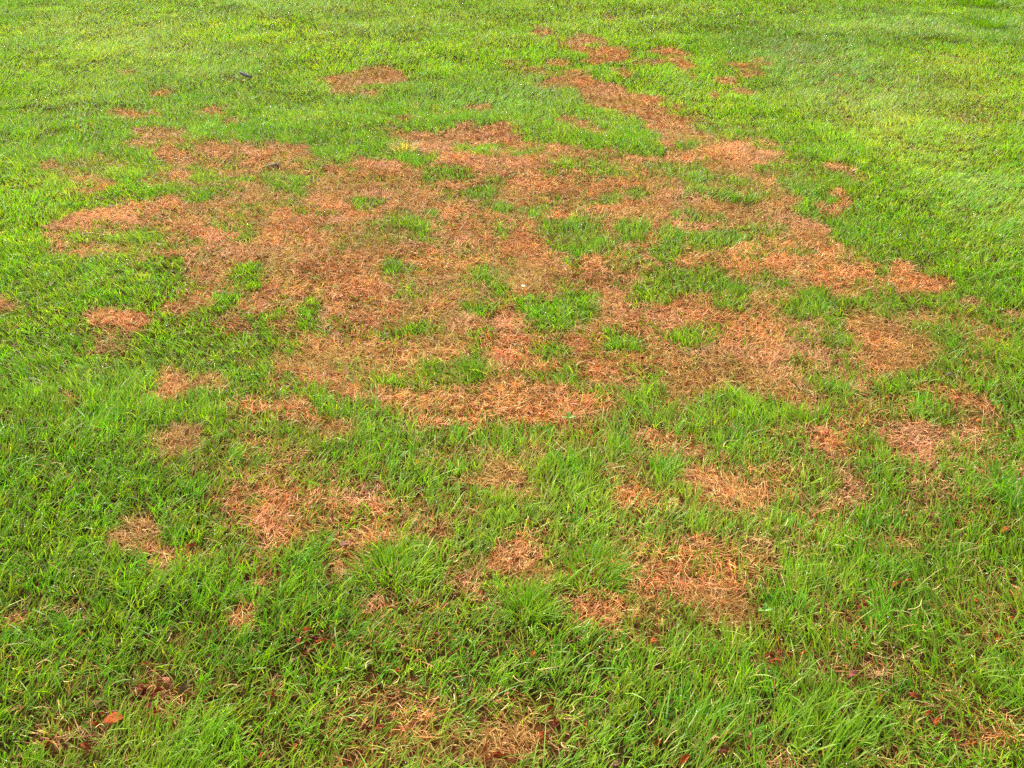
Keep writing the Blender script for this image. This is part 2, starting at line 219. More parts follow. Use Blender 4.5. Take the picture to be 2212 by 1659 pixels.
# fallen leaves: (sheet, x, y, length in sheet pixels, heading in degrees, colour, shape)   -- positions read off the photograph
SCAT = ('small rust brown dead leaf half sunk in green grass', 'scattered rust brown leaves in the foreground grass')
MAR = ('curled maroon dead leaf in the heap beside the pale green tuft', 'heap of maroon leaves')
RED = ('curled red brown dead leaf in the small heap among green blades', 'heap of red brown leaves')
EDG = ('crumpled dark brown leaf at the rim of the foremost straw patch', 'dark leaves at the rim of the foremost straw patch')
TRI = ('narrow red brown leaf strip in the litter near the coarse long bladed clump', 'litter near the coarse clump')
LEAVES = [
    (6, 880, 1255, 110, 10, 'maroon', .45, MAR), (6, 940, 1200, 95, 70, 'maroon', .5, MAR), (6, 960, 1235, 110, 20, 'red', .4, MAR), (6, 1020, 1180, 90, 45, 'red', .5, MAR),
    (6, 985, 1300, 95, -50, 'maroon', .45, MAR), (6, 1000, 1345, 90, 25, 'red', .5, MAR), (6, 830, 1285, 90, 15, 'maroon', .4, MAR), (6, 910, 1160, 80, -20, 'red', .5, MAR),
    (6, 1080, 1130, 95, -55, 'pink', .45, ('pinkish brown oval leaf tilted at the edge of the maroon heap', None)),
    (6, 740, 1370, 130, 20, 'rust', .75, ('broad rust red leaf lying flat beside the pale green tuft', None)),
    (6, 960, 1008, 115, -18, 'orange', .28, ('narrow folded orange leaf resting on green blades behind the maroon heap', None)),
    (6, 1195, 1200, 110, 65, 'sage', .5, ('grey green leaf standing upright next to the maroon heap', None)),
    (6, 1925, 805, 75, 50, 'orange', .6, RED), (6, 1990, 800, 90, 65, 'rust', .5, RED), (6, 1965, 855, 95, -40, 'red', .5, RED), (6, 1930, 885, 85, -60, 'red', .5, RED), (6, 2020, 865, 80, -15, 'maroon', .4, RED),
    (6, 2000, 930, 110, 60, 'pink', .3, RED), (6, 1975, 970, 80, 20, 'red', .6, RED),
    (6, 2080, 858, 95, 8, 'rust', .28, ('long narrow rust leaf sticking out of the red brown heap', None)),
    (6, 1895, 975, 60, 80, 'lilac', .6, ('greyish lilac leaf scrap beside the red brown heap', None)),
    (6, 2152, 935, 48, 85, 'orange', .7, ('tiny shiny orange husk standing apart from the red brown heap', None)),
    (6, 38, 915, 95, 70, 'rust', .3, SCAT), (6, 50, 965, 80, 10, 'red', .4, SCAT), (6, 315, 1530, 95, 40, 'rust', .4, SCAT), (6, 560, 1545, 100, -25, 'rust', .5, SCAT), (6, 620, 1420, 90, -30, 'rust', .45, SCAT),
    (6, 1755, 1205, 90, -35, 'rust', .4, SCAT), (6, 515, 800, 75, -45, 'rust', .45, SCAT), (6, 660, 1320, 75, -10, 'red', .5, SCAT), (6, 1660, 1640, 90, 20, 'red', .4, SCAT), (6, 1690, 1600, 70, 80, 'rust', .35, SCAT),
    (6, 1540, 640, 65, -20, 'red', .5, SCAT), (6, 1240, 270, 70, 10, 'rust', .5, SCAT), (6, 1910, 1530, 90, 75, 'rust', .3, SCAT),
    (7, 80, 1410, 100, 10, 'red', .35, EDG), (7, 160, 1415, 80, -30, 'maroon', .5, EDG), (7, 235, 1395, 90, 60, 'maroon', .5, EDG), (7, 250, 1430, 85, 15, 'red', .45, EDG), (7, 290, 1340, 70, 70, 'red', .4, EDG),
    (7, 1000, 1605, 165, 8, 'rust', .2, ('long curved rust leaf lying on straw in the foremost brown patch', None)),
    (7, 930, 1560, 120, 68, 'orange', .22, ('bright orange folded leaf standing on edge in the foremost brown patch', None)),
    (7, 1300, 1450, 110, 25, 'rust', .3, ('rust leaf blade at the end of the foremost brown patch', 'pair of rust leaf blades')), (7, 1300, 1490, 100, 20, 'rust', .3, ('rust leaf blade at the end of the foremost brown patch', 'pair of rust leaf blades')),
    (7, 1385, 1350, 80, 70, 'red', .4, SCAT), (7, 1245, 950, 75, 70, 'rust', .45, SCAT), (7, 2040, 1500, 85, 55, 'rust', .6, SCAT), (7, 1355, 1275, 60, 20, 'rust', .5, SCAT), (7, 1390, 1400, 70, 40, 'maroon', .5, SCAT),
    (7, 370, 1055, 60, 50, 'rust', .5, SCAT), (7, 1445, 530, 60, 70, 'maroon', .5, SCAT), (7, 2020, 870, 75, 10, 'rust', .45, SCAT), (7, 1990, 930, 70, -30, 'red', .45, SCAT), (7, 1780, 1640, 90, 10, 'lilac', .5, ('grey lilac leaf near the foremost lawn edge', None)),
    (7, 35, 235, 90, 25, 'lilac', .5, ('pale lilac dead leaf lying flat in a straw patch', None)),
    (8, 560, 965, 100, 10, 'red', .3, TRI), (8, 640, 925, 90, 45, 'red', .35, TRI), (8, 600, 1000, 95, -20, 'red', .4, TRI), (8, 545, 1035, 80, 40, 'red', .4, TRI), (8, 705, 955, 90, 15, 'rust', .3, TRI), (8, 790, 935, 80, 5, 'rust', .3, TRI),
    (8, 620, 875, 90, 80, 'rust', .28, ('upright rust leaf strip at the end of the red litter', None)),
    (8, 1115, 1070, 110, 10, 'pink', .45, ('pale pink brown leaf among bleached straws', None)),
    (8, 230, 1150, 90, 15, 'maroon', .5, SCAT), (8, 275, 1175, 80, 60, 'rust', .4, SCAT), (8, 290, 1215, 80, -30, 'maroon', .5, SCAT), (8, 1390, 460, 90, 15, 'rust', .4, SCAT), (8, 1470, 455, 70, 0, 'orange', .4, SCAT),
    (8, 1120, 890, 75, 55, 'rust', .4, SCAT), (8, 432, 1480, 60, 85, 'pink', .5, SCAT), (8, 430, 1545, 100, 85, 'maroon', .5, SCAT), (8, 640, 1420, 100, 50, 'red', .35, SCAT), (8, 690, 1410, 80, 30, 'red', .4, SCAT),
    (8, 1745, 990, 90, -15, 'orange', .3, SCAT), (8, 1280, 1215, 80, 60, 'rust', .4, SCAT), (8, 1650, 1375, 85, 50, 'rust', .45, SCAT), (8, 1590, 1335, 80, 20, 'rust', .45, SCAT), (8, 1500, 1210, 80, -30, 'red', .5, SCAT),
    (8, 1130, 1545, 110, 25, 'red', .35, SCAT), (8, 2100, 880, 80, -30, 'rust', .45, SCAT), (8, 2050, 840, 70, 20, 'red', .5, SCAT), (8, 1870, 1510, 90, 30, 'rust', .45, SCAT), (8, 1560, 1260, 70, 40, 'red', .5, SCAT),
    (8, 2090, 140, 90, 30, 'orange', .35, SCAT), (8, 2160, 120, 70, -60, 'orange', .35, SCAT), (8, 265, 1560, 110, 70, 'maroon', .5, SCAT), (8, 1790, 1500, 80, -20, 'red', .4, SCAT), (8, 1190, 560, 80, 30, 'rust', .4, SCAT), (8, 1170, 625, 100, 10, 'red', .3, SCAT),
    (8, 20, 1630, 130, 40, 'rust', .4, ('large rust orange leaf among the coarse foreground blades', None)),
    (8, 890, 1570, 70, 40, 'red', .5, SCAT), (8, 2130, 700, 80, -10, 'rust', .4, SCAT), (8, 1900, 600, 50, 10, 'orange', .5, SCAT),
    (4, 1000, 385, 90, -8, 'yellow', .28, ('yellow grass leaf lying at the foot of a green clump near the white flower', None)),
    (4, 1095, 350, 80, -20, 'pink', .4, ('pinkish dead leaf beside the clump near the white flower', None)),
    (4, 510, 1525, 75, -10, 'lilac', .45, ('grey lilac dead leaf in thin grass behind the straw patch', None)),
    (5, 1930, 1068, 75, 5, 'orange', .4, ('small orange leaf on dark green turf near the straw streak', None)),
    (5, 1820, 755, 70, 60, 'yellow', .4, ('yellow orange leaf standing in dark green turf', None)),
    (5, 1725, 803, 60, -12, 'grey', .5, ('bluish grey leaf lying where brown turf meets green', None)),
]
SPOTS = [(*sheet_px(t, x_, y_), L_ / SHEET) for t, x_, y_, L_, *_r in LEAVES]

# ---------------------------------------------------------------------------
# photograph pixel <-> ground
# ---------------------------------------------------------------------------
FPX = 2272.0; CX, CY = 1136.0, 852.0
cp, sp = math.cos(PITCH), math.sin(PITCH)
def project(x, y, z=0.0):
    dz = z - CAM_H
    depth = y * cp - dz * sp
    up = y * sp + dz * cp
    return CX + FPX * x / depth, CY - FPX * up / depth, depth
def ground_at(u, v, z=0.0):
    a, b = (u - CX) / FPX, (CY - v) / FPX
    d = (a, cp + b * sp, -sp + b * cp)
    t = (z - CAM_H) / d[2]
    return d[0] * t, d[1] * t
def metres_per_px(u, v):
    x, y = ground_at(u, v)
    return project(x, y)[2] / FPX

# ---------------------------------------------------------------------------
# noise
# ---------------------------------------------------------------------------
def hash2(ix, iy, seed):
    h = (ix.astype(np.int64) * 374761393 + iy.astype(np.int64) * 668265263 + seed * 1442695041) & 0xFFFFFFFF
    h = ((h ^ (h >> 13)) * 1274126177) & 0xFFFFFFFF
    h = ((h ^ (h >> 16)) * 2246822519) & 0xFFFFFFFF
    return ((h ^ (h >> 15)) & 0xFFFFFF).astype(np.float32) / 16777216.0
def vn(x, y, s, seed):                        # value noise 0..1, cell size s metres
    x = np.asarray(x, np.float64) / s + 1000.0; y = np.asarray(y, np.float64) / s + 1000.0
    ix, iy = np.floor(x), np.floor(y); fx, fy = (x - ix), (y - iy)
    fx = fx * fx * (3 - 2 * fx); fy = fy * fy * (3 - 2 * fy)
    ix = ix.astype(np.int64); iy = iy.astype(np.int64)
    a, b = hash2(ix, iy, seed), hash2(ix + 1, iy, seed)
    c, d = hash2(ix, iy + 1, seed), hash2(ix + 1, iy + 1, seed)
    return (a * (1 - fx) + b * fx) * (1 - fy) + (c * (1 - fx) + d * fx) * fy
def fbm(x, y, s, seed): return .55 * vn(x, y, s, seed) + .3 * vn(x, y, s * .47, seed + 7) + .15 * vn(x, y, s * .21, seed + 13)
def sstep(a, b, x):
    t = np.clip((x - a) / (b - a), 0, 1); return t * t * (3 - 2 * t)

MAP = paint_mask()
def dead_at(x, y):
    """how dead the turf is at a ground point, 0..1"""
    x = np.asarray(x, np.float64); y = np.asarray(y, np.float64)
    k = np.clip(.6 + .1 * y, .7, 1.4)
    wx = x + k * (.075 * (vn(x, y, .16, 1) - .5) + .07 * (vn(x, y, .055, 2) - .5))
    wy = y + k * (.085 * (vn(x, y, .16, 3) - .5) + .075 * (vn(x, y, .055, 4) - .5))
    yc = np.maximum(wy, .4)
    u, v, _ = project(wx, yc)
    fx = np.clip(u / 4 - .5 + MB, 0, MW + 2 * MB - 1.001); fy = np.clip(v / 4 - .5 + MB, 0, MH + 2 * MB - 1.001)
    ix, iy = fx.astype(int), fy.astype(int); fx -= ix; fy -= iy
    m = (MAP[iy, ix] * (1 - fx) + MAP[iy, ix + 1] * fx) * (1 - fy) + (MAP[iy + 1, ix] * (1 - fx) + MAP[iy + 1, ix + 1] * fx) * fy
    out = np.maximum(np.maximum(-u, u - 2272), np.maximum(-v, v - 1704))
    far = .75 * sstep(.62, .74, fbm(x, y, .8, 40)) * sstep(7.0, 3.5, y)
    m = m + (far - m) * sstep(0, 90, out)
    # ragged: finer mottling where it is neither quite dead nor quite green
    m = m + (fbm(x, y, .10, 21) - .5) * 1.3 * np.clip(4 * m * (1 - m), 0, 1) + (vn(x, y, .05, 25) - .5) * .2 * (m > .1)
    return np.clip(m, 0, 1)

# tone of the living grass: -1 deep lush green .. +1 pale yellowish; far left blots also paint in the bright backlit wash (blots in photograph pixels)
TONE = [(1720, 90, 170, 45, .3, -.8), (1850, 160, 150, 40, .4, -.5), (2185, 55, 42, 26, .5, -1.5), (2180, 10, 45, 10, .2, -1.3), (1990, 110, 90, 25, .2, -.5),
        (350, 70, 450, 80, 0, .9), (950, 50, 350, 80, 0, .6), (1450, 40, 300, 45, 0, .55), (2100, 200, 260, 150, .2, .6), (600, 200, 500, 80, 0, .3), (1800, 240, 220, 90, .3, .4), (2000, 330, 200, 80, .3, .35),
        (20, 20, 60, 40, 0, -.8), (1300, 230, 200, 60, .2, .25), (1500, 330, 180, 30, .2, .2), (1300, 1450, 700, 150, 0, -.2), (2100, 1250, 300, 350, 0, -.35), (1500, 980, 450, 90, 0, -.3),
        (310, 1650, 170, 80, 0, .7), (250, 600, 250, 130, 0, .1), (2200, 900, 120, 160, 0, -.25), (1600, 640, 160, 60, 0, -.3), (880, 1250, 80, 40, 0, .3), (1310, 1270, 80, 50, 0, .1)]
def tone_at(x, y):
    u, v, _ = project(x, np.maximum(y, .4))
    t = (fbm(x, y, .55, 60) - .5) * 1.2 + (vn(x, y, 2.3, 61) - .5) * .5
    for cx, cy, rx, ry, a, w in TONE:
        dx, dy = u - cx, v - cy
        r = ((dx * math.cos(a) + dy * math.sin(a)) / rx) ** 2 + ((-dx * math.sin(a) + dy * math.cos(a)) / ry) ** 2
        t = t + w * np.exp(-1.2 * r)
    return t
def soil_z(x, y):
    return .036 * (vn(x, y, 1.7, 80) - .5) + .024 * (vn(x, y, .42, 81) - .5) + .006 * (vn(x, y, .13, 82) - .5)
def ground_z(x, y): return float(soil_z(np.array([x]), np.array([y]))[0])

# ---------------------------------------------------------------------------
# materials
# ---------------------------------------------------------------------------
def new_mat(name):
    m = bpy.data.materials.new(name); m.use_nodes = True; m.node_tree.nodes.clear(); return m, m.node_tree
def blade_material(name, rough, spec, translucency, tint=(1, 1, 1)):
    m, t = new_mat(name)
    out = t.nodes.new('ShaderNodeOutputMaterial'); mix = t.nodes.new('ShaderNodeMixShader')
    pr = t.nodes.new('ShaderNodeBsdfPrincipled'); tr = t.nodes.new('ShaderNodeBsdfTranslucent')
    at = t.nodes.new('ShaderNodeAttribute'); at.attribute_name = 'col'
    mul = t.nodes.new('ShaderNodeMix'); mul.data_type = 'RGBA'; mul.blend_type = 'MULTIPLY'; mul.inputs[0].default_value = 1
    mul.inputs[7].default_value = (*tint, 1)
    t.links.new(at.outputs['Color'], mul.inputs[6])
    t.links.new(at.outputs['Color'], pr.inputs['Base Color']); t.links.new(mul.outputs[2], tr.inputs['Color'])
    pr.inputs['Roughness'].default_value = rough; pr.inputs['Specular IOR Level'].default_value = spec
    mix.inputs[0].default_value = translucency
    t.links.new(pr.outputs[0], mix.inputs[1]); t.links.new(tr.outputs[0], mix.inputs[2]); t.links.new(mix.outputs[0], out.inputs[0])
    return m
MAT_GREEN = blade_material('living_grass', .5, .3, .44, (1.15, 1.2, .3))
MAT_DEAD = blade_material('dead_grass', .6, .18, .25, (1.1, .95, .7))

def mottled(name, c1, c2, scale, rough=.7, spec=.3, bump=.2, detail=6):
    m, t = new_mat(name)
    out = t.nodes.new('ShaderNodeOutputMaterial'); pr = t.nodes.new('ShaderNodeBsdfPrincipled')
    tc = t.nodes.new('ShaderNodeTexCoord'); no = t.nodes.new('ShaderNodeTexNoise'); no.inputs['Scale'].default_value = scale; no.inputs['Detail'].default_value = detail
    rp = t.nodes.new('ShaderNodeValToRGB'); rp.color_ramp.elements[0].position = .35; rp.color_ramp.elements[1].position = .68
    rp.color_ramp.elements[0].color = (*c1, 1); rp.color_ramp.elements[1].color = (*c2, 1)
    bp = t.nodes.new('ShaderNodeBump'); bp.inputs['Strength'].default_value = bump; bp.inputs['Distance'].default_value = .002
    t.links.new(tc.outputs['Object'], no.inputs['Vector']); t.links.new(no.outputs[0], rp.inputs[0]); t.links.new(rp.outputs[0], pr.inputs['Base Color'])
    t.links.new(no.outputs[0], bp.inputs['Height']); t.links.new(bp.outputs[0], pr.inputs['Normal'])
    pr.inputs['Roughness'].default_value = rough; pr.inputs['Specular IOR Level'].default_value = spec
    t.links.new(pr.outputs[0], out.inputs[0])
    return m

# ---------------------------------------------------------------------------
# mesh helpers
# ---------------------------------------------------------------------------
def tag(o, label, cat, group=None, kind=None):
    o['label'] = label
    if cat: o['category'] = cat
    if group: o['group'] = group
    if kind: o['kind'] = kind
    return o
def tri_mesh(name, verts, tris, col=None, mat=None, smooth=False):
    me = bpy.data.meshes.new(name)
    nv, nf = len(verts), len(tris)
    me.vertices.add(nv); me.vertices.foreach_set('co', np.ascontiguousarray(verts, np.float32).ravel())
    me.loops.add(nf * 3); me.loops.foreach_set('vertex_index', np.ascontiguousarray(tris, np.int32).ravel())
    me.polygons.add(nf); me.polygons.foreach_set('loop_start', np.arange(0, nf * 3, 3, dtype=np.int32))
    me.polygons.foreach_set('use_smooth', np.full(nf, smooth, bool))
    if col is not None:
        a = me.attributes.new('col', 'FLOAT_COLOR', 'POINT')
        c = np.ones((nv, 4), np.float32); c[:, :3] = col; a.data.foreach_set('color', c.ravel())
    me.update(calc_edges=True)
    if mat: me.materials.append(mat)
    return me
def link(name, me, parent=None, loc=None):
    o = bpy.data.objects.new(name, me); COL.objects.link(o)
    if parent: o.parent = parent
    if loc is not None: o.location = loc
    return o

def blades(base, az, length, width, lean, bend, twist, c0, c1, k):
    """grass blades of k segments; angles from the vertical; returns verts, tris, colours, tips"""
    n = len(az)
    if k == 1: width = width * 1.75; lean = lean + .4 * bend
    d = np.stack([np.cos(az), np.sin(az), np.zeros(n)], 1); side = np.stack([-np.sin(az), np.cos(az), np.zeros(n)], 1)
    z = np.array([0, 0, 1.0])
    rows, p = [], base.astype(np.float64).copy(); cols = []
    prof = np.interp(np.arange(k) / k, [0, .25, .6, 1], [.75, 1.0, .85, .3])
    for i in range(k):
        th = lean + bend * (i / k)
        nrm = np.cos(th)[:, None] * d - np.sin(th)[:, None] * z
        w = np.cos(twist)[:, None] * side + np.sin(twist)[:, None] * nrm
        h = (.5 * width * prof[i])[:, None] * w
        rows += [p - h, p + h]
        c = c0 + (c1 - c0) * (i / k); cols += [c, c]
        th2 = lean + bend * ((i + .5) / k)
        p = p + (length / k)[:, None] * (np.sin(th2)[:, None] * d + np.cos(th2)[:, None] * z)
    rows.append(p); cols.append(c1)
    V = np.stack(rows, 1); C = np.stack(cols, 1); m = 2 * k + 1
    f = []
    for i in range(k - 1): f += [(2 * i, 2 * i + 1, 2 * i + 3), (2 * i, 2 * i + 3, 2 * i + 2)]
    f.append((2 * k - 2, 2 * k - 1, 2 * k))
    F = (np.array(f)[None] + (np.arange(n) * m)[:, None, None]).reshape(-1, 3)
    return V.reshape(-1, 3), F, C.reshape(-1, 3), p
class Pile:                                   # collects blades into one mesh
    def __init__(s): s.v, s.f, s.c, s.n = [], [], [], 0
    def add(s, v, f, c): s.v.append(v); s.f.append(f + s.n); s.c.append(c); s.n += len(v)
    def mesh(s, name, mat): return tri_mesh(name, np.concatenate(s.v), np.concatenate(s.f), np.concatenate(s.c), mat)

# ---------------------------------------------------------------------------
# ground: one sheet to the horizon, finer under the lawn in view
# ---------------------------------------------------------------------------
def ladder(lo, hi, step, far):
    a = list(np.arange(lo, hi + 1e-6, step)); s = step
    x = a[-1]
    while x < far: s *= 1.45; x += s; a.append(x)
    x, s = a[0], step
    while x > -far: s *= 1.45; x -= s; a.insert(0, x)
    return np.array(a)
gx, gy = ladder(-6, 6, .07, 400), ladder(.4, 13, .07, 400)
X, Y = np.meshgrid(gx, gy); nx, ny = len(gx), len(gy)
fade = sstep(25, 14, np.hypot(X, Y))
Z = soil_z(X, Y) * fade
idx = np.arange(nx * ny).reshape(ny, nx)
q = np.stack([idx[:-1, :-1], idx[:-1, 1:], idx[1:, 1:], idx[1:, :-1]], -1).reshape(-1, 4)
T = np.concatenate([q[:, [0, 1, 2]], q[:, [0, 2, 3]]])
dm = dead_at(X.ravel(), Y.ravel())
inlawn = (sstep(15.5, 12.5, Y) * sstep(.1, .9, Y) * (np.abs(X) < .467 * Y + 1.15)).ravel()
turfcol = np.array([.075, .15, .008]) * (.8 + .4 * vn(X, Y, 2.0, 90).ravel())[:, None]
soilc = np.array([.020, .013, .004]) * (1 - dm)[:, None] + np.array([.075, .028, .009]) * dm[:, None]
gcol = soilc * inlawn[:, None] + turfcol * (1 - inlawn)[:, None]
m_soil, t = new_mat('soil_and_thatch')
out = t.nodes.new('ShaderNodeOutputMaterial'); pr = t.nodes.new('ShaderNodeBsdfPrincipled'); at = t.nodes.new('ShaderNodeAttribute'); at.attribute_name = 'col'
tc = t.nodes.new('ShaderNodeTexCoord'); no = t.nodes.new('ShaderNodeTexNoise'); no.inputs['Scale'].default_value = 160; no.inputs['Detail'].default_value = 6
mr = t.nodes.new('ShaderNodeMapRange'); mr.inputs[1].default_value = .3; mr.inputs[2].default_value = .7; mr.inputs[3].default_value = .45; mr.inputs[4].default_value = 1.6
vm = t.nodes.new('ShaderNodeVectorMath'); vm.operation = 'SCALE'; bp = t.nodes.new('ShaderNodeBump'); bp.inputs['Strength'].default_value = .8; bp.inputs['Distance'].default_value = .004
t.links.new(tc.outputs['Object'], no.inputs['Vector']); t.links.new(no.outputs[0], mr.inputs[0]); t.links.new(at.outputs['Color'], vm.inputs[0]); t.links.new(mr.outputs[0], vm.inputs['Scale'])
t.links.new(vm.outputs[0], pr.inputs['Base Color']); t.links.new(no.outputs[0], bp.inputs['Height']); t.links.new(bp.outputs[0], pr.inputs['Normal'])
pr.inputs['Roughness'].default_value = 1; pr.inputs['Specular IOR Level'].default_value = 0; t.links.new(pr.outputs[0], out.inputs[0])
ground = link('ground', tri_mesh('ground', np.stack([X.ravel(), Y.ravel(), Z.ravel()], 1), T, gcol, m_soil, True))
tag(ground, 'dark brown soil and thatch under the whole lawn', 'ground', kind='structure')

# ---------------------------------------------------------------------------
# the turf
# ---------------------------------------------------------------------------
rng = np.random.default_rng(11)
def density(d): return np.interp(d, [1.6, 2.6, 4.0, 6.0, 9.0, 11.0, 14.5], [23000, 20500, 16500, 11500, 7800, 4800, 1100])
pts = []
for y0 in np.arange(.85, 14.5, .15):
    hw = .5 * ((y0 + .15) * cp + CAM_H * sp) + .85 + .03 * y0
    n = int(2 * hw * .15 * density(math.hypot(y0 + .07, CAM_H)))
    pts.append(np.stack([rng.uniform(-hw, hw, n), rng.uniform(y0, y0 + .15, n)], 1))
pts = np.concatenate(pts); x, y = pts[:, 0], pts[:, 1]; N = len(x)
# tufts: each blade belongs to a crown near it and leans away from that crown
cell = .062
ci, cj = np.floor(x / cell).astype(np.int64), np.floor(y / cell).astype(np.int64)
tx = (ci + .2 + .6 * hash2(ci, cj, 101)) * cell; ty = (cj + .2 + .6 * hash2(ci, cj, 102)) * cell
tr1, tr2, tr3 = hash2(ci, cj, 103), hash2(ci, cj, 104), hash2(ci, cj, 105)
pull = .35 * rng.random(N); x = x + (tx - x) * pull; y = y + (ty - y) * pull
dist = np.sqrt(x * x + y * y + CAM_H ** 2)
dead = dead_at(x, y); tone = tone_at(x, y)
R = rng.random
bb = .88 * (.55 * dead + .45 * sstep(.03, .95, dead)) + .035 + .03 * sstep(4.0, 2.3, dist)
pu, pv, _ = project(x, y)
thin = np.zeros(N)                            # grass is thin around the fallen leaves and in hollows nearby
near = dist < 3.2
for u_, v_, L_ in SPOTS:
    r2 = ((pu[near] - u_) / (L_ * .75)) ** 2 + ((pv[near] - v_) / (L_ * .6)) ** 2
    thin[near] = np.maximum(thin[near], np.exp(-r2))
hollow = sstep(.52, .72, fbm(x, y, .22, 150)) * sstep(3.6, 2.0, dist)
alive = R(N) > bb
keep = R(N) > np.where(alive, np.maximum(.72 * thin, .22 * hollow), .5 * thin)
x, y, dist, dead, tone, alive, ci, cj, tx, ty, tr1, tr2, tr3 = (a[keep] for a in (x, y, dist, dead, tone, alive, ci, cj, tx, ty, tr1, tr2, tr3)); N = len(x)
zg = soil_z(x, y)
outaz = np.arctan2(y - ty, x - tx)
lay = 2 * math.pi * vn(x, y, 1.1, 120)        # the way the turf was laid over by the mower
def pick(cols, w, n):
    return np.array(cols)[rng.choice(len(cols), n, p=np.array(w) / sum(w))]
far_w = 1 + .075 * np.clip(dist - 2.5, 0, 20)

green, deadp = Pile(), Pile(); dew_pts, dew_r = [], []
GREENS = np.array([(.099, .255, .003), (.142, .295, .004), (.070, .205, .003), (.190, .315, .006)])
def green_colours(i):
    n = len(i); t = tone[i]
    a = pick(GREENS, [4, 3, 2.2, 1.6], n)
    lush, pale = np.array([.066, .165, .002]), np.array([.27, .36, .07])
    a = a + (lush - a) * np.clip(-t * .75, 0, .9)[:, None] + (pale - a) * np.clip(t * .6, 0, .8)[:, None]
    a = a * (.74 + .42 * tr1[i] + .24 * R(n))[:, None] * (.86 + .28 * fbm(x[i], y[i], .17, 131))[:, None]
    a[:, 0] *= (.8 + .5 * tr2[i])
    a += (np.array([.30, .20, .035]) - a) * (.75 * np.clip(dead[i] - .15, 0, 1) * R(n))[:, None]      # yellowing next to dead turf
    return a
i = np.where(alive)[0]; n = len(i)
hgt = (.029 + .018 * R(n) + .014 * tr3[i] + .022 * (fbm(x[i], y[i], .26, 130) - .5) * 2) * (1 - .28 * dead[i])
long_ = R(n) < .04; hgt = np.where(long_, hgt * (1.5 + .9 * R(n)), hgt)
hgt *= np.interp(dist[i], [2, 4, 8], [1.06, 1.0, .95])
lean = np.clip(.12 + .62 * R(n) ** 1.2 + .22 * dead[i], 0, 1.35); bend = .15 + 1.0 * R(n) ** 1.5 + np.where(long_, .5, 0)
azg = outaz[i] + rng.normal(0, .9, n); wl = .35 + .3 * vn(x[i], y[i], .7, 121)
sel = R(n) < wl; azg = np.where(sel, lay[i] + rng.normal(0, .55, n), azg)
wid = (.0013 + .0013 * R(n) + .0005 * tr2[i]) * far_w[i]
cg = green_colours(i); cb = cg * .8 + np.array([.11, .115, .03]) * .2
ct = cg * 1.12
cut = R(n) < .06; ct[cut] = np.array([.42, .40, .12]); cut2 = R(n) < .08; ct[cut2] = np.array([.30, .22, .08])
base = np.stack([x[i], y[i], zg[i] - .004], 1); tw = rng.normal(0, .55, n)
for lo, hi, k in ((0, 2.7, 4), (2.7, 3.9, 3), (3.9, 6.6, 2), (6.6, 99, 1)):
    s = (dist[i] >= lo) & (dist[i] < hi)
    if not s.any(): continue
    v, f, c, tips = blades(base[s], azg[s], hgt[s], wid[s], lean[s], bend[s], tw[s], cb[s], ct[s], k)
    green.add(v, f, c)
    j = np.where((R(s.sum()) < .022) & (dead[i][s] < .7) & (dist[i][s] < 10.5))[0]
    dew_pts.append(tips[j]); dew_r.append((.0007 + .0008 * R(len(j))) * (1 + .13 * (dist[i][s][j] - 2)))
# dead blades: lying, matted, curled
DEADS = [(.58, .228, .068), (.62, .315, .105), (.45, .150, .040), (.23, .075, .022), (.70, .50, .24), (.62, .265, .140), (.37, .28, .08)]
DW = [3.8, 3.2, 2.6, 1.9, 1.2, 1.6, 1.6]
def vary(cd, x, y):                           # patches of olive, of pink and of bleached straw
    q = fbm(x, y, .33, 143)[:, None]; n = len(x)
    cd = cd + (np.array([.36, .27, .065]) * (.6 + .7 * R(n))[:, None] - cd) * (.6 * sstep(.5, .72, q))
    p = fbm(x, y, .2, 144)[:, None]
    cd = cd + (np.array([.64, .34, .20]) * (.6 + .7 * R(n))[:, None] - cd) * (.5 * sstep(.52, .74, p))
    return cd * (.8 + .42 * vn(x, y, .09, 145))[:, None]
i = np.where(~alive)[0]; n = len(i)
mat_ = sstep(.3, .8, dead[i])
hgt = (.020 + .024 * R(n)) * (.85 + .3 * tr3[i])
lean = np.where(R(n) < .30 - .17 * mat_, .3 + .5 * R(n), .80 + .62 * R(n)); bend = rng.normal(.45, .8, n)
wv = 2 * math.pi * vn(x[i], y[i], .22, 122)
azd = np.where(R(n) < .45, wv + rng.normal(0, .6, n), 2 * math.pi * R(n))
wid = (.0008 + .0009 * R(n)) * far_w[i]
cd = pick(DEADS, DW, n) * (.7 + .32 * tr1[i] + .36 * R(n))[:, None] * (.85 + .4 * fbm(x[i], y[i], .3, 140))[:, None]
cd = cd * (.72 + .5 * fbm(x[i], y[i], .6, 142))[:, None]
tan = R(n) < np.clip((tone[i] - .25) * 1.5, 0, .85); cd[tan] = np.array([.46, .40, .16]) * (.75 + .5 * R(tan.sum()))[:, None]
cd = vary(cd, x[i], y[i])
ruddy = np.clip((fbm(x[i], y[i], .25, 141) - .5) * 3, -1, 1)[:, None]
cd = cd * (1 + ruddy * np.array([.05, -.09, -.02]))
olive = (R(n) < .16 * (1.3 - dead[i])); cd[olive] = np.array([.26, .21, .05]) * (.7 + .5 * R(olive.sum()))[:, None]
base = np.stack([x[i], y[i], zg[i] + .002 + .010 * R(n) * mat_], 1); tw = rng.normal(0, .9, n)
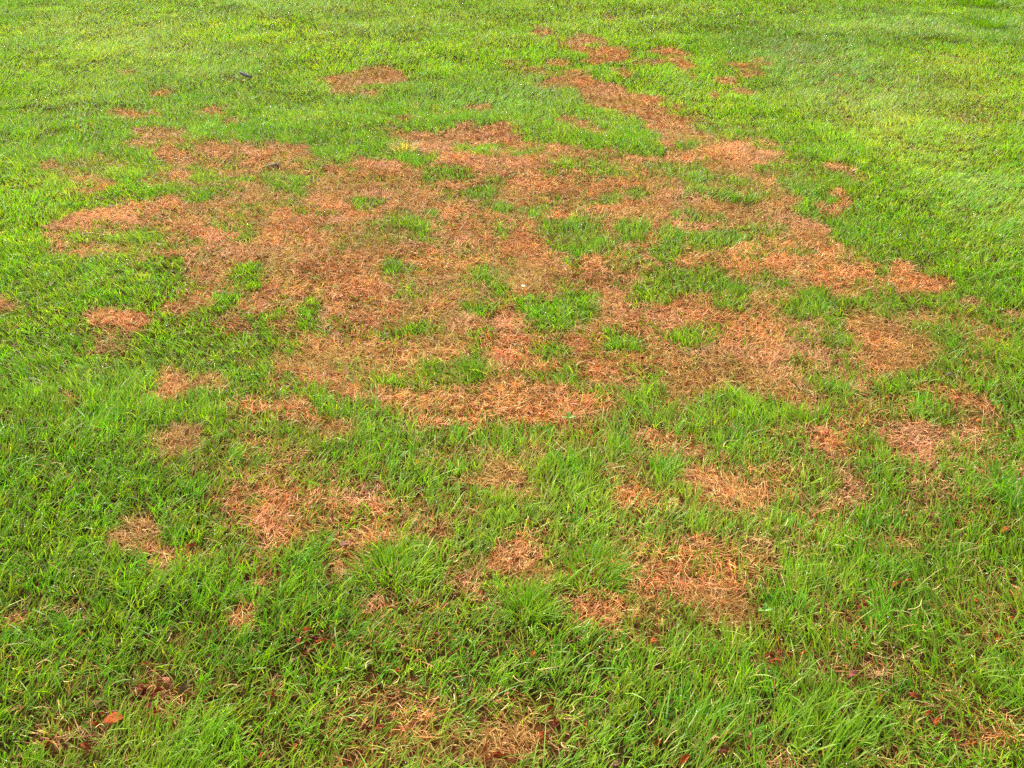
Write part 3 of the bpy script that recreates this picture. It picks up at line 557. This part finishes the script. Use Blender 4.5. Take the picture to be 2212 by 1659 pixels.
for lo, hi, k in ((0, 2.8, 4), (2.8, 4.4, 3), (4.4, 6.6, 2), (6.6, 99, 1)):
    s = (dist[i] >= lo) & (dist[i] < hi)
    if not s.any(): continue
    v, f, c, _ = blades(base[s], azd[s], hgt[s], wid[s], lean[s], bend[s], tw[s], cd[s] * .85, cd[s] * 1.08, k)
    v[:, 2] = np.maximum(v[:, 2], soil_z(v[:, 0], v[:, 1]) + .0008); deadp.add(v, f, c)
# a second, denser mat of straw inside the dead patches nearer by
n = 300000
yy = .85 + 4.6 * R(n) ** .75; hw = .5 * (yy * cp + CAM_H * sp) + .45; xx = (R(n) * 2 - 1) * hw
dd = dead_at(xx, yy); s = R(n) < sstep(.5, 1.0, dd) * .8; xx, yy, dd = xx[s], yy[s], dd[s]; n = len(xx); zz = soil_z(xx, yy); dk = np.sqrt(xx * xx + yy * yy + CAM_H ** 2)
cd = pick(DEADS, DW, n) * (.65 + .6 * R(n))[:, None] * (.85 + .4 * fbm(xx, yy, .3, 140))[:, None]
cd = cd * (1 + np.clip((fbm(xx, yy, .25, 141) - .5) * 3, -1, 1)[:, None] * np.array([.05, -.09, -.02]))
cd = vary(cd, xx, yy)
az = np.where(R(n) < .4, 2 * math.pi * vn(xx, yy, .22, 122) + rng.normal(0, .6, n), 2 * math.pi * R(n))
v, f, c, _ = blades(np.stack([xx, yy, zz + .003 + .014 * R(n)], 1), az, .018 + .024 * R(n), (.0008 + .0008 * R(n)) * (1 + .09 * (dk - 2)),
                    .95 + .55 * R(n), rng.normal(.4, .8, n), rng.normal(0, .9, n), cd * .85, cd * 1.08, 2)
v[:, 2] = np.maximum(v[:, 2], soil_z(v[:, 0], v[:, 1]) + .0008); deadp.add(v, f, c)
# thatch: short old litter right on the soil
n = 100000
yy = .85 + 5.2 * R(n) ** .8; hw = .5 * (yy * cp + CAM_H * sp) + .5; xx = (R(n) * 2 - 1) * hw
dd = dead_at(xx, yy); zz = soil_z(xx, yy); dk = np.sqrt(xx * xx + yy * yy + CAM_H ** 2)
cd = pick([(.24, .085, .03), (.15, .05, .02), (.36, .16, .06), (.42, .26, .11)], [3, 2.4, 2, .8], n) * (.6 + .6 * R(n))[:, None] * (1 + .4 * dd)[:, None]
ol = R(n) < .62 * (1 - dd); cd[ol] = np.array([.12, .135, .012]) * (.5 + .7 * R(ol.sum()))[:, None]
v, f, c, _ = blades(np.stack([xx, yy, zz + .002 + .005 * R(n)], 1), 2 * math.pi * R(n), .014 + .022 * R(n), (.0016 + .0018 * R(n)) * (1 + .08 * (dk - 2)),
                    1.25 + .3 * R(n), rng.normal(0, .4, n), rng.normal(0, .7, n), cd * .9, cd, 2)
v[:, 2] = np.maximum(v[:, 2], soil_z(v[:, 0], v[:, 1]) + .0005); deadp.add(v, f, c)

o = link('living_grass', green.mesh('living_grass', MAT_GREEN)); tag(o, 'bright green living lawn grass around and between the dead patches', 'grass', kind='stuff')
o = link('dead_grass', deadp.mesh('dead_grass', MAT_DEAD)); tag(o, 'matted orange brown dead grass and straw of the diseased patches', 'dead grass', kind='stuff')
# dew on the blade tips
dp, dr = np.concatenate(dew_pts), np.concatenate(dew_r); n = len(dp)
oc = np.array([(1, 0, 0), (-1, 0, 0), (0, 1, 0), (0, -1, 0), (0, 0, 1), (0, 0, -1)], float)
of = np.array([(0, 2, 4), (2, 1, 4), (1, 3, 4), (3, 0, 4), (2, 0, 5), (1, 2, 5), (3, 1, 5), (0, 3, 5)])
V = (dp[:, None] + oc[None] * dr[:, None, None]).reshape(-1, 3); F = (of[None] + (np.arange(n) * 6)[:, None, None]).reshape(-1, 3)
m_dew, t = new_mat('dew_water'); out = t.nodes.new('ShaderNodeOutputMaterial'); pr = t.nodes.new('ShaderNodeBsdfPrincipled')
pr.inputs['Base Color'].default_value = (.9, .95, .9, 1); pr.inputs['Roughness'].default_value = .12; pr.inputs['IOR'].default_value = 1.33; pr.inputs['Transmission Weight'].default_value = .45
t.links.new(pr.outputs[0], out.inputs[0])
o = link('dew', tri_mesh('dew', V, F, None, m_dew, True)); tag(o, 'tiny glistening dew drops on the tips of green grass blades', 'dew', kind='stuff')
print('BLADES', N, 'green tris', len(np.concatenate(green.f)), 'dead tris', len(np.concatenate(deadp.f)), 'dew', n * 8)

# ---------------------------------------------------------------------------
# single things lying in or growing out of the lawn
# ---------------------------------------------------------------------------
rnd = random.Random(5); rng = np.random.default_rng(77); R = rng.random
def spot(t, sx, sy):                          # sheet pixel -> point on the ground, metres per sheet pixel there
    u, v = sheet_px(t, sx, sy); gx_, gy_ = ground_at(u, v)
    return gx_, gy_, ground_z(gx_, gy_), metres_per_px(u, v) / SHEET

LEAFC = dict(maroon=((.11, .020, .020), (.22, .05, .035)), red=((.24, .055, .022), (.42, .12, .045)), rust=((.40, .105, .022), (.60, .20, .05)), orange=((.58, .22, .03), (.74, .36, .09)),
             pink=((.42, .17, .11), (.62, .32, .22)), lilac=((.36, .20, .17), (.55, .36, .32)), sage=((.16, .17, .07), (.28, .28, .13)), yellow=((.55, .42, .05), (.70, .50, .10)), grey=((.26, .28, .27), (.46, .48, .46)))
LEAFM = {k: mottled('leaf_' + k, (.26 * a[0], .17 * a[1], .17 * a[2]), (.42 * b[0], .30 * b[1], .30 * b[2]), 190, .85, .05, .9) for k, (a, b) in LEAFC.items()}
MAT_RIB = mottled('leaf_rib', (.20, .09, .03), (.34, .17, .07), 90, .6, .2)
def leaf_mesh(L, ratio, curl, fold, wav, mat):
    nu, nv = 9, 5; vs_, fs = [], []
    for a in range(nu):
        s = a / (nu - 1); w = ratio * L * .5 * max(.03, math.sin(math.pi * min(1, s * .93 + .05)) ** .8) * (1 + .15 * math.sin(9 * s + wav * 9) + .13 * (a % 2))
        th = curl * (s - .5); cx_ = L * (math.sin(th) / curl if abs(curl) > 1e-3 else s - .5); cz = L * ((1 - math.cos(th)) / curl if abs(curl) > 1e-3 else 0)
        for b in range(nv):
            q_ = (b / (nv - 1) - .5) * 2
            vs_.append((cx_, q_ * w * math.cos(fold * abs(q_)), -cz + abs(q_) * w * math.sin(fold) + .07 * L * wav * math.sin(7 * s + 3 * q_)))
    for a in range(nu - 1):
        for b in range(nv - 1):
            i_ = a * nv + b; fs.append((i_, i_ + nv, i_ + nv + 1, i_ + 1))
    me = bpy.data.meshes.new('leaf'); me.from_pydata(vs_, [], fs); me.materials.append(mat)
    me.polygons.foreach_set('use_smooth', np.ones(len(fs), bool)); me.update()
    return me
def solid(o, th):
    md = o.modifiers.new('thickness', 'SOLIDIFY'); md.thickness = th; md.offset = 0
def tube_mesh(name, pts_, rad, mat, sides=5, flat=1.0):
    vs_, fs = [], []; n_ = len(pts_)
    for k, p in enumerate(pts_):
        p = Vector(p); t_ = (Vector(pts_[min(k + 1, n_ - 1)]) - Vector(pts_[max(k - 1, 0)])).normalized()
        a = t_.cross(Vector((0, 0, 1))); a = a.normalized() if a.length > 1e-4 else Vector((1, 0, 0)); b = a.cross(t_)
        for j in range(sides):
            w = 2 * math.pi * j / sides; vs_.append(p + rad[k] * (math.cos(w) * a + flat * math.sin(w) * b))
    for k in range(n_ - 1):
        for j in range(sides):
            j2 = (j + 1) % sides; fs.append((k * sides + j, k * sides + j2, (k + 1) * sides + j2, (k + 1) * sides + j))
    fs.append(tuple(range(sides - 1, -1, -1))); fs.append(tuple((n_ - 1) * sides + j for j in range(sides)))
    me = bpy.data.meshes.new(name); me.from_pydata([tuple(v) for v in vs_], [], fs); me.materials.append(mat)
    me.polygons.foreach_set('use_smooth', np.ones(len(fs), bool)); me.update()
    return me
def empty(name, loc):
    o = bpy.data.objects.new(name, None); o.empty_display_size = .02; COL.objects.link(o); o.location = loc; return o

LANDMARKS = [(6, 950, 1230, 'the heap of maroon leaves'), (6, 1970, 880, 'the red brown leaf heap'), (7, 900, 1500, 'the foremost straw patch'), (8, 900, 1430, 'the coarse long bladed clump'), (8, 200, 420, 'the double straw patch'),
             (5, 2110, 1480, 'the broad bladed weed grass'), (8, 1115, 1070, 'the pale pink brown leaf'), (6, 1000, 1500, 'the pale green tuft'), (7, 1600, 640, 'the round reddish straw patch'), (6, 930, 230, 'the crooked narrow straw patch'),
             (7, 330, 400, 'the bushy tuft by the lilac leaf'), (8, 620, 960, 'the red strip litter'), (8, 150, 1560, 'the large rust orange leaf'), (7, 1130, 310, 'the straw patch shaped like a fan'), (6, 1520, 740, 'the tiny reddish straw spot'), (3, 1120, 1230, 'the lone round straw patch'), (8, 1380, 205, 'the small bare straw spot'), (4, 835, 790, 'the tuft in mid field')]
LM = [(*ground_at(*sheet_px(a, b, c)), d) for a, b, c, d in LANDMARKS]
def by(x_, y_): return min(LM, key=lambda q: (q[0] - x_) ** 2 + (q[1] - y_) ** 2)[2]
WORD = dict(maroon='dark maroon', red='red brown', rust='rust brown', orange='orange', pink='pinkish', lilac='grey lilac')
# fallen leaves: blade and midrib
for t_, sx, sy, L_, head, colr, ratio, (lab, grp) in LEAVES:
    gx_, gy_, gz_, mp = spot(t_, sx, sy); L = min(.07, L_ * mp * .98)
    curl, fold = rnd.uniform(.6, 2.2), rnd.uniform(.3, 1.1)
    flat_ = 'flat' in lab
    if flat_: curl, fold = .4, .15
    o = empty('dead_leaf', (gx_, gy_, gz_ + rnd.uniform(.010, .024)))
    o.rotation_euler = (rnd.uniform(-.5, .5), rnd.uniform(-.25, .25), math.radians(head) + rnd.uniform(-.2, .2)) if not flat_ else (rnd.uniform(-.1, .2), .05, math.radians(head))
    if 'upright' in lab or 'standing' in lab: o.rotation_euler = (.9, -.5, math.radians(head)); o.location.z += .012
    b_ = link('leaf_blade', leaf_mesh(L, max(ratio, .3), curl, fold, rnd.uniform(.3, 1), LEAFM[colr]), o); solid(b_, .0004)
    pr_ = []
    for s in np.linspace(-.08, 1.0, 8):
        th = curl * (s - .5); pr_.append((L * math.sin(th) / curl, 0, -L * (1 - math.cos(th)) / curl - .0004))
    link('midrib', tube_mesh('midrib', pr_, [.0008 - .00006 * k for k in range(8)], MAT_RIB, 4), o)
    if lab == SCAT[0]: lab = ('narrow ' if ratio < .38 else 'curled ') + WORD[colr] + ' dead leaf half sunk in grass near ' + by(gx_, gy_)
    tag(o, lab, 'leaf', grp)

# bleached straws
MAT_STRAW = mottled('bleached_straw', (.36, .26, .09), (.54, .43, .19), 60, .8, .08, .2)
STRAWS = [(7, 1330, 1062, 110, 12, 1.6, 'curved bleached straw arching over green blades near a rust leaf'), (7, 1145, 1142, 75, -38, .2, None), (7, 742, 372, 45, 65, .1, None), (7, 190, 1045, 85, 65, .3, None),
          (7, 60, 1062, 65, -12, .3, None), (7, 1280, 1250, 60, 60, .1, None), (7, 1490, 1312, 55, 70, .1, None), (7, 1600, 865, 50, 80, .2, None), (7, 1790, 940, 75, 45, .3, None), (7, 2000, 1420, 60, 38, .2, None),
          (7, 1440, 1560, 55, -58, .1, None), (7, 2125, 1510, 120, 35, .2, None), (7, 1000, 1245, 55, 60, .2, None), (7, 1060, 1300, 80, 50, .5, None), (7, 365, 1130, 80, 65, .2, None), (7, 1850, 825, 55, 20, .8, None),
          (6, 2186, 1195, 95, 85, .2, None), (6, 1500, 1190, 105, -10, 1.8, 'curved bleached straw looped over green blades by a folded rust leaf'), (6, 1108, 880, 65, 75, .2, None), (6, 305, 1048, 105, -5, 1.2, None),
          (6, 455, 1078, 105, -5, 1.0, None), (6, 262, 678, 45, 70, .2, None), (6, 1290, 1080, 65, 60, .3, None), (6, 1030, 1560, 60, 35, .2, None), (6, 660, 1450, 55, 5, .2, None), (6, 455, 1140, 60, 5, .3, None), (6, 1490, 690, 95, 12, 1.0, None),
          (8, 672, 105, 65, 58, .2, None), (8, 1095, 205, 105, -55, .8, None), (8, 690, 1605, 65, 85, .1, None), (8, 357, 1630, 80, -65, .2, None), (8, 1640, 525, 75, 30, .2, None), (8, 1420, 968, 40, 80, .2, None), (8, 195, 1290, 75, 85, .3, None),
          (8, 245, 1180, 75, -82, .2, None), (8, 738, 560, 70, -70, .6, None), (8, 1235, 908, 40, -30, .1, None), (8, 1575, 770, 65, 75, .3, None), (8, 1500, 640, 110, 25, 1.2, None), (8, 1240, 960, 80, -25, .6, None), (8, 420, 1275, 45, 50, .1, None), (8, 1500, 920, 50, -65, .2, None),
          (3, 270, 1405, 80, -20, .3, None), (3, 380, 1395, 75, -8, .9, None), (3, 445, 1150, 60, 70, .3, None), (4, 655, 745, 100, -70, .6, None), (4, 1435, 1290, 60, -75, .3, None), (4, 1550, 725, 70, 25, .9, None), (5, 310, 1260, 110, 25, 1.2, None)]
for t_, sx, sy, L_, head, arch, lab in STRAWS:
    gx_, gy_, gz_, mp = spot(t_, sx, sy); L = L_ * mp * 1.05; a = math.radians(head)
    n_ = 9; ps = []; bow = rnd.uniform(-1, 1)
    for k in range(n_):
        s = k / (n_ - 1) - .5
        ps.append((L * s, L * bow * (.25 - s * s) + L * .04 * math.sin(5 * s + bow), L * .30 * arch * (.25 - s * s) + L * .15 * s * math.sin(a)))
    o = link('straw', tube_mesh('straw', ps, [.0010 - .0005 * k / n_ for k in range(n_)], MAT_STRAW, 5, .6), None, (gx_, gy_, gz_ + rnd.uniform(.022, .036)))
    o.rotation_euler = (rnd.uniform(-.3, .3), rnd.uniform(-.25, .25), a)
    kind_ = 'arched' if arch > .75 else 'long' if L_ > 78 else 'short'
    tag(o, lab or kind_ + ' bleached cream straw lying across grass near ' + by(gx_, gy_), 'straw', None if lab else 'bleached straws scattered in the foreground grass')

# grass tufts that stand out from the turf
def tuft(name, t_, sx, sy, n, spread, hgt_, wd, lean_, c_lo, c_hi, lab, grp=None, lean_az=None):
    gx_, gy_, gz_, mp = spot(t_, sx, sy)
    r = spread * np.sqrt(R(n)); w = 2 * math.pi * R(n); px_, py_ = r * np.cos(w), r * np.sin(w)
    az_ = w + rng.normal(0, .5, n) if lean_az is None else lean_az + rng.normal(0, .5, n)
    ln = np.clip(.08 + lean_ * (r / spread) * R(n) * 1.6 + .12 * R(n), 0, 1.3)
    c = np.array(c_lo) + (np.array(c_hi) - np.array(c_lo)) * R(n)[:, None]
    zz = soil_z(px_ + gx_, py_ + gy_) - gz_ - .004
    v, f, cc, _ = blades(np.stack([px_, py_, zz], 1), az_, hgt_ * (.65 + .6 * R(n)), wd * (.7 + .6 * R(n)), ln, .2 + .9 * R(n), rng.normal(0, .5, n), c * .8, c * 1.15, 4)
    o = link(name, tri_mesh(name, v, f, cc, MAT_GREEN), None, (gx_, gy_, gz_)); tag(o, lab, 'grass tuft', grp); return o
G1, G2 = (.085, .22, .002), (.18, .31, .004)
tuft('grass_tuft', 6, 900, 1500, 250, .095, .056, .0029, .75, (.13, .22, .008), (.24, .33, .02), 'pale fresh green upright grass tuft beside the heap of maroon leaves', None, math.radians(55))
tuft('grass_tuft', 6, 1250, 1560, 200, .075, .058, .0027, .7, (.12, .23, .006), (.21, .32, .015), 'pale green tuft of slanting blades next to the upright pale tuft', None, math.radians(30))
tuft('grass_tuft', 7, 330, 400, 420, .085, .060, .0022, .7, G1, G2, 'bright green bushy tuft bordering the straw patch with the lilac leaf')
tuft('grass_tuft', 7, 1640, 400, 380, .080, .058, .0022, .7, G1, G2, 'bright green tuft standing between two round straw patches')
tuft('grass_tuft', 7, 1210, 640, 240, .050, .060, .0021, .5, G1, G2, 'upright green tuft beside the round reddish straw patch', None)
tuft('coarse_grass_clump', 8, 900, 1430, 200, .10, .075, .0034, .9, (.09, .21, .002), (.18, .29, .005), 'coarse lush clump of long wide blades in the foreground litter', None, math.radians(35))
tuft('coarse_grass_clump', 8, 150, 1480, 60, .09, .105, .0034, .9, (.08, .22, .003), (.17, .31, .008), 'few very long slanting blades beside the large rust orange leaf', None, math.radians(35))
tuft('dry_grass_tuft', 1, 415, 990, 160, .07, .075, .0030, .6, (.28, .20, .08), (.50, .38, .18), 'straw coloured dry tuft at the tip of a green tongue in the field', None)
SURV = ('small green grass tuft surviving inside the large brown dead area', 'green tufts surviving inside the dead area')
WHERE = ['wide isolated green tuft in the middle of the brown field, ringed by straw', 'small dark green tuft near the dry straw coloured tuft', 'flat oval green tuft near the top rim of the brown field', 'dense green tuft where the brown band bends, beside orange straw',
         'tall green tuft beyond the white flower, beside reddish straw', 'sprawling green tuft by the yellow leaf and the white flower', 'slanting green tuft in the straw between two brown streaks', 'round green tuft near the crooked left tongue of brown turf',
         'wispy green tuft in the olive end of the brown field', 'small round tuft in even orange straw, far from any green', 'low strip of green blades between two reddish straw ridges', 'dense lush tuft touching the green bay inside the brown field',
         'green tuft behind the one holding the white flower', 'broad green tuft with brown turf on every side, near the field rim', 'wide low green tuft between straw ridges near the dark green turf', 'green tuft beside the round straw spot at the field edge',
         'dark green tuft inside the reddest straw, alone', 'pale green tuft on orange straw near the reddish ridge']
WHERE[7] = 'round green tuft near the long brown tongue of the field'
for ti_, (t_, sx, sy, n, sprd) in enumerate(((4, 835, 790, 300, .085), (1, 935, 1015, 150, .06), (1, 1230, 1005, 190, .10), (2, 250, 1580, 220, .11), (4, 1540, 330, 240, .09), (4, 1370, 430, 260, .10), (5, 900, 890, 230, .09), (3, 1610, 180, 200, .09),
                            (0, 930, 1560, 190, .09), (1, 535, 1525, 150, .07), (4, 430, 500, 190, .09), (1, 2130, 1620, 220, .10), (4, 900, 140, 190, .09), (5, 350, 240, 200, .10), (4, 1850, 590, 220, .10), (3, 1420, 370, 200, .085), (5, 60, 525, 180, .07), (4, 330, 110, 180, .08))):
    tuft('grass_tuft', t_, sx, sy, int(n * .75), sprd * 1.25, .046, .0024, .8, (.070, .18, .002), (.165, .28, .004), WHERE[ti_], SURV[1])
for sx, sy, nn_ in ((1960, 175, 'larger'), (1925, 20, 'smaller farther')):
    tuft('lush_grass_clump', 2, sx, sy, 420, .22, .085, .0050, .5, (.062, .16, .001), (.12, .23, .002), nn_ + ' dark lush tall grass clump on the pale far lawn', 'lush clumps on the far lawn')
# broad bladed weed grass
MAT_CRAB = blade_material('weed_grass', .4, .25, .4, (1.0, 1.2, .5))
crab = None
for kk, (t_, sx, sy, nb, lab) in enumerate(((5, 2110, 1480, 26, 'broad bladed weed grass sprawling over dark turf near the straw streaks'), (5, 2180, 1600, 16, 'smaller broad bladed weed grass rooted beside the sprawling one'))):
    gx_, gy_, gz_, mp = spot(t_, sx, sy); root = empty('weed_grass', (gx_, gy_, gz_)); tag(root, lab, 'weed')
    for k in range(nb):
        c = np.array([[rnd.uniform(.06, .11), rnd.uniform(.19, .27), .003]])
        v, f, cc, _ = blades(np.array([[rnd.uniform(-.03, .03), rnd.uniform(-.03, .03), 0]]), np.array([2.399 * k + rnd.uniform(-.3, .3)]), np.array([rnd.uniform(.055, .10)]), np.array([rnd.uniform(.005, .0075)]),
                             np.array([rnd.uniform(.2, .9)]), np.array([rnd.uniform(.3, 1.1)]), np.array([rnd.uniform(-.4, .4)]), c * .8, c * 1.1, 6)
        link('blade', tri_mesh('blade', v, f, cc, MAT_CRAB, True), root)
# young broad leaved weeds
MAT_WEED = mottled('weed_leaf', (.06, .15, .006), (.10, .21, .012), 80, .5, .3, .2)
for t_, sx, sy, L, lab in ((4, 1470, 1095, .022, 'light green two leaved seedling at the rim of the big brown area'), (8, 530, 712, .018, 'tiny light green round leaf seedling below the double straw patch')):
    gx_, gy_, gz_, mp = spot(t_, sx, sy); root = empty('seedling', (gx_, gy_, gz_)); tag(root, lab.replace('below', 'beside'), 'seedling')
    link('stem', tube_mesh('stem', [(0, 0, 0), (.001, 0, .018), (0, .001, .036)], [.0011, .001, .0009], MAT_WEED, 5), root)
    for k, (hd, el) in enumerate(((10, .15), (80, .7), (195, .3))):
        me = leaf_mesh(L, .5, .5, .25, .2, MAT_WEED); o = link('leaf', me, root, (math.cos(math.radians(hd)) * L * .45, math.sin(math.radians(hd)) * L * .45, .038 + L * .3 * el))
        o.rotation_euler = (0, -el, math.radians(hd)); solid(o, .0005)

# white flower head
MAT_PETAL = mottled('white_petal', (.66, .66, .58), (.78, .78, .70), 120, .5, .3, .05); MAT_DISC = mottled('flower_disc', (.62, .48, .05), (.78, .60, .10), 300, .6, .2, .4); MAT_STEM = mottled('flower_stem', (.07, .17, .015), (.12, .25, .03), 60, .5, .3, .1)
gx_, gy_, gz_, mp = spot(4, 1176, 262); root = empty('white_flower', (gx_, gy_, gz_)); tag(root, 'small white flower head standing where green clump meets brown turf', 'flower')
link('stem', tube_mesh('stem', [(0, 0, -.002), (.002, -.001, .02), (.001, -.002, .048)], [.0012, .0011, .001], MAT_STEM, 6), root)
for k in range(16):
    a = 2 * math.pi * k / 16; me = leaf_mesh(.0075, .42, .6, .15, .1, MAT_PETAL)
    o = link('petal', me, root, (.001 + .0042 * math.cos(a), -.002 + .0042 * math.sin(a), .0495)); o.rotation_euler = (0, -.35 - .2 * (k % 2), a); solid(o, .0004)
bm = bmesh.new(); bmesh.ops.create_uvsphere(bm, u_segments=12, v_segments=8, radius=.0034)
for v in bm.verts: v.co.z *= .55
me = bpy.data.meshes.new('disc'); bm.to_mesh(me); bm.free(); me.materials.append(MAT_DISC); link('disc', me, root, (.001, -.002, .0505))

# the dark broken twig on the far lawn, and the pale chip by it
MAT_BARK = mottled('weathered_bark', (.05, .045, .052), (.115, .10, .12), 45, .75, .25, .8); MAT_BARKD = mottled('wet_bark', (.012, .010, .008), (.035, .028, .02), 60, .7, .3, .6); MAT_CHIP = mottled('wood_chip', (.42, .33, .20), (.58, .48, .32), 60, .7, .2, .4)
gx_, gy_ = ground_at(545.0, 160.0, .098); gz_ = ground_z(gx_, gy_)
root = empty('broken_twig', (gx_, gy_, gz_)); tag(root, 'dark grey broken twig with stubs propped in the bright far lawn', 'twig')
link('stem', tube_mesh('stem', [(-.046, .01, .112), (-.038, .008, .113), (-.02, .004, .105), (0, 0, .097), (.018, -.002, .090), (.042, -.006, .086)], [.004, .009, .0112, .0125, .011, .006], MAT_BARK, 8, .8), root)
for a_, b_, r_ in (((.028, -.006, .088), (.030, -.022, .0), .0085), ((.038, -.006, .086), (.058, .004, .100), .005), ((-.042, .008, .112), (-.042, -.004, .075), .006), ((.002, .0, .104), (.006, .010, .124), .005), ((.008, -.004, .090), (.006, -.018, .0), .0062)):
    m_ = [(a_[i] + (b_[i] - a_[i]) * s + (.002 * math.sin(9 * s + i)) for i in range(3)) for s in (0, .35, .7, 1)]
    link('stub', tube_mesh('stub', [tuple(p) for p in m_], [r_, r_ * .95, r_ * .85, r_ * .6], MAT_BARKD, 6), root)
gx_, gy_ = ground_at(541, 174, .045); o = link('wood_chip', tube_mesh('wood_chip', [(-.012, 0, 0), (-.006, .001, .002), (.004, 0, .003), (.013, -.001, .001)], [.003, .0062, .0058, .002], MAT_CHIP, 6, .4), None, (gx_, gy_, ground_z(gx_, gy_) + .045))
o.rotation_euler = (0, .1, .3); tag(o, 'pale wood chip in the grass beside the dark broken twig', 'wood chip')
# the grey green twig over a hollow in the brown turf
MAT_TWIG = mottled('lichened_twig', (.10, .085, .03), (.19, .165, .07), 50, .8, .2, .7)
gx_, gy_ = ground_at(601, 366, .03); root = empty('mossy_twig', (gx_, gy_, ground_z(gx_, gy_))); tag(root, 'short grey green twig arched over a dark hollow in brown turf', 'twig')
link('stem', tube_mesh('stem', [(-.052, -.010, .008), (-.035, -.006, .014), (-.012, 0, .019), (.012, .006, .023), (.028, .010, .026), (.038, .009, .022)], [.003, .0055, .0072, .0080, .0075, .004], MAT_TWIG, 7, .8), root)
link('stub', tube_mesh('stub', [(.028, .010, .026), (.034, .0, .018), (.040, -.014, .004)], [.0062, .0068, .005], MAT_BARKD, 6), root)
link('stub', tube_mesh('stub', [(.012, .004, .022), (.008, -.006, .012), (.006, -.012, .0)], [.003, .0034, .003], MAT_TWIG, 5), root)
link('stub', tube_mesh('stub', [(-.012, .0, .018), (-.016, -.008, .010), (-.018, -.012, 0)], [.0045, .005, .004], MAT_BARKD, 5), root)
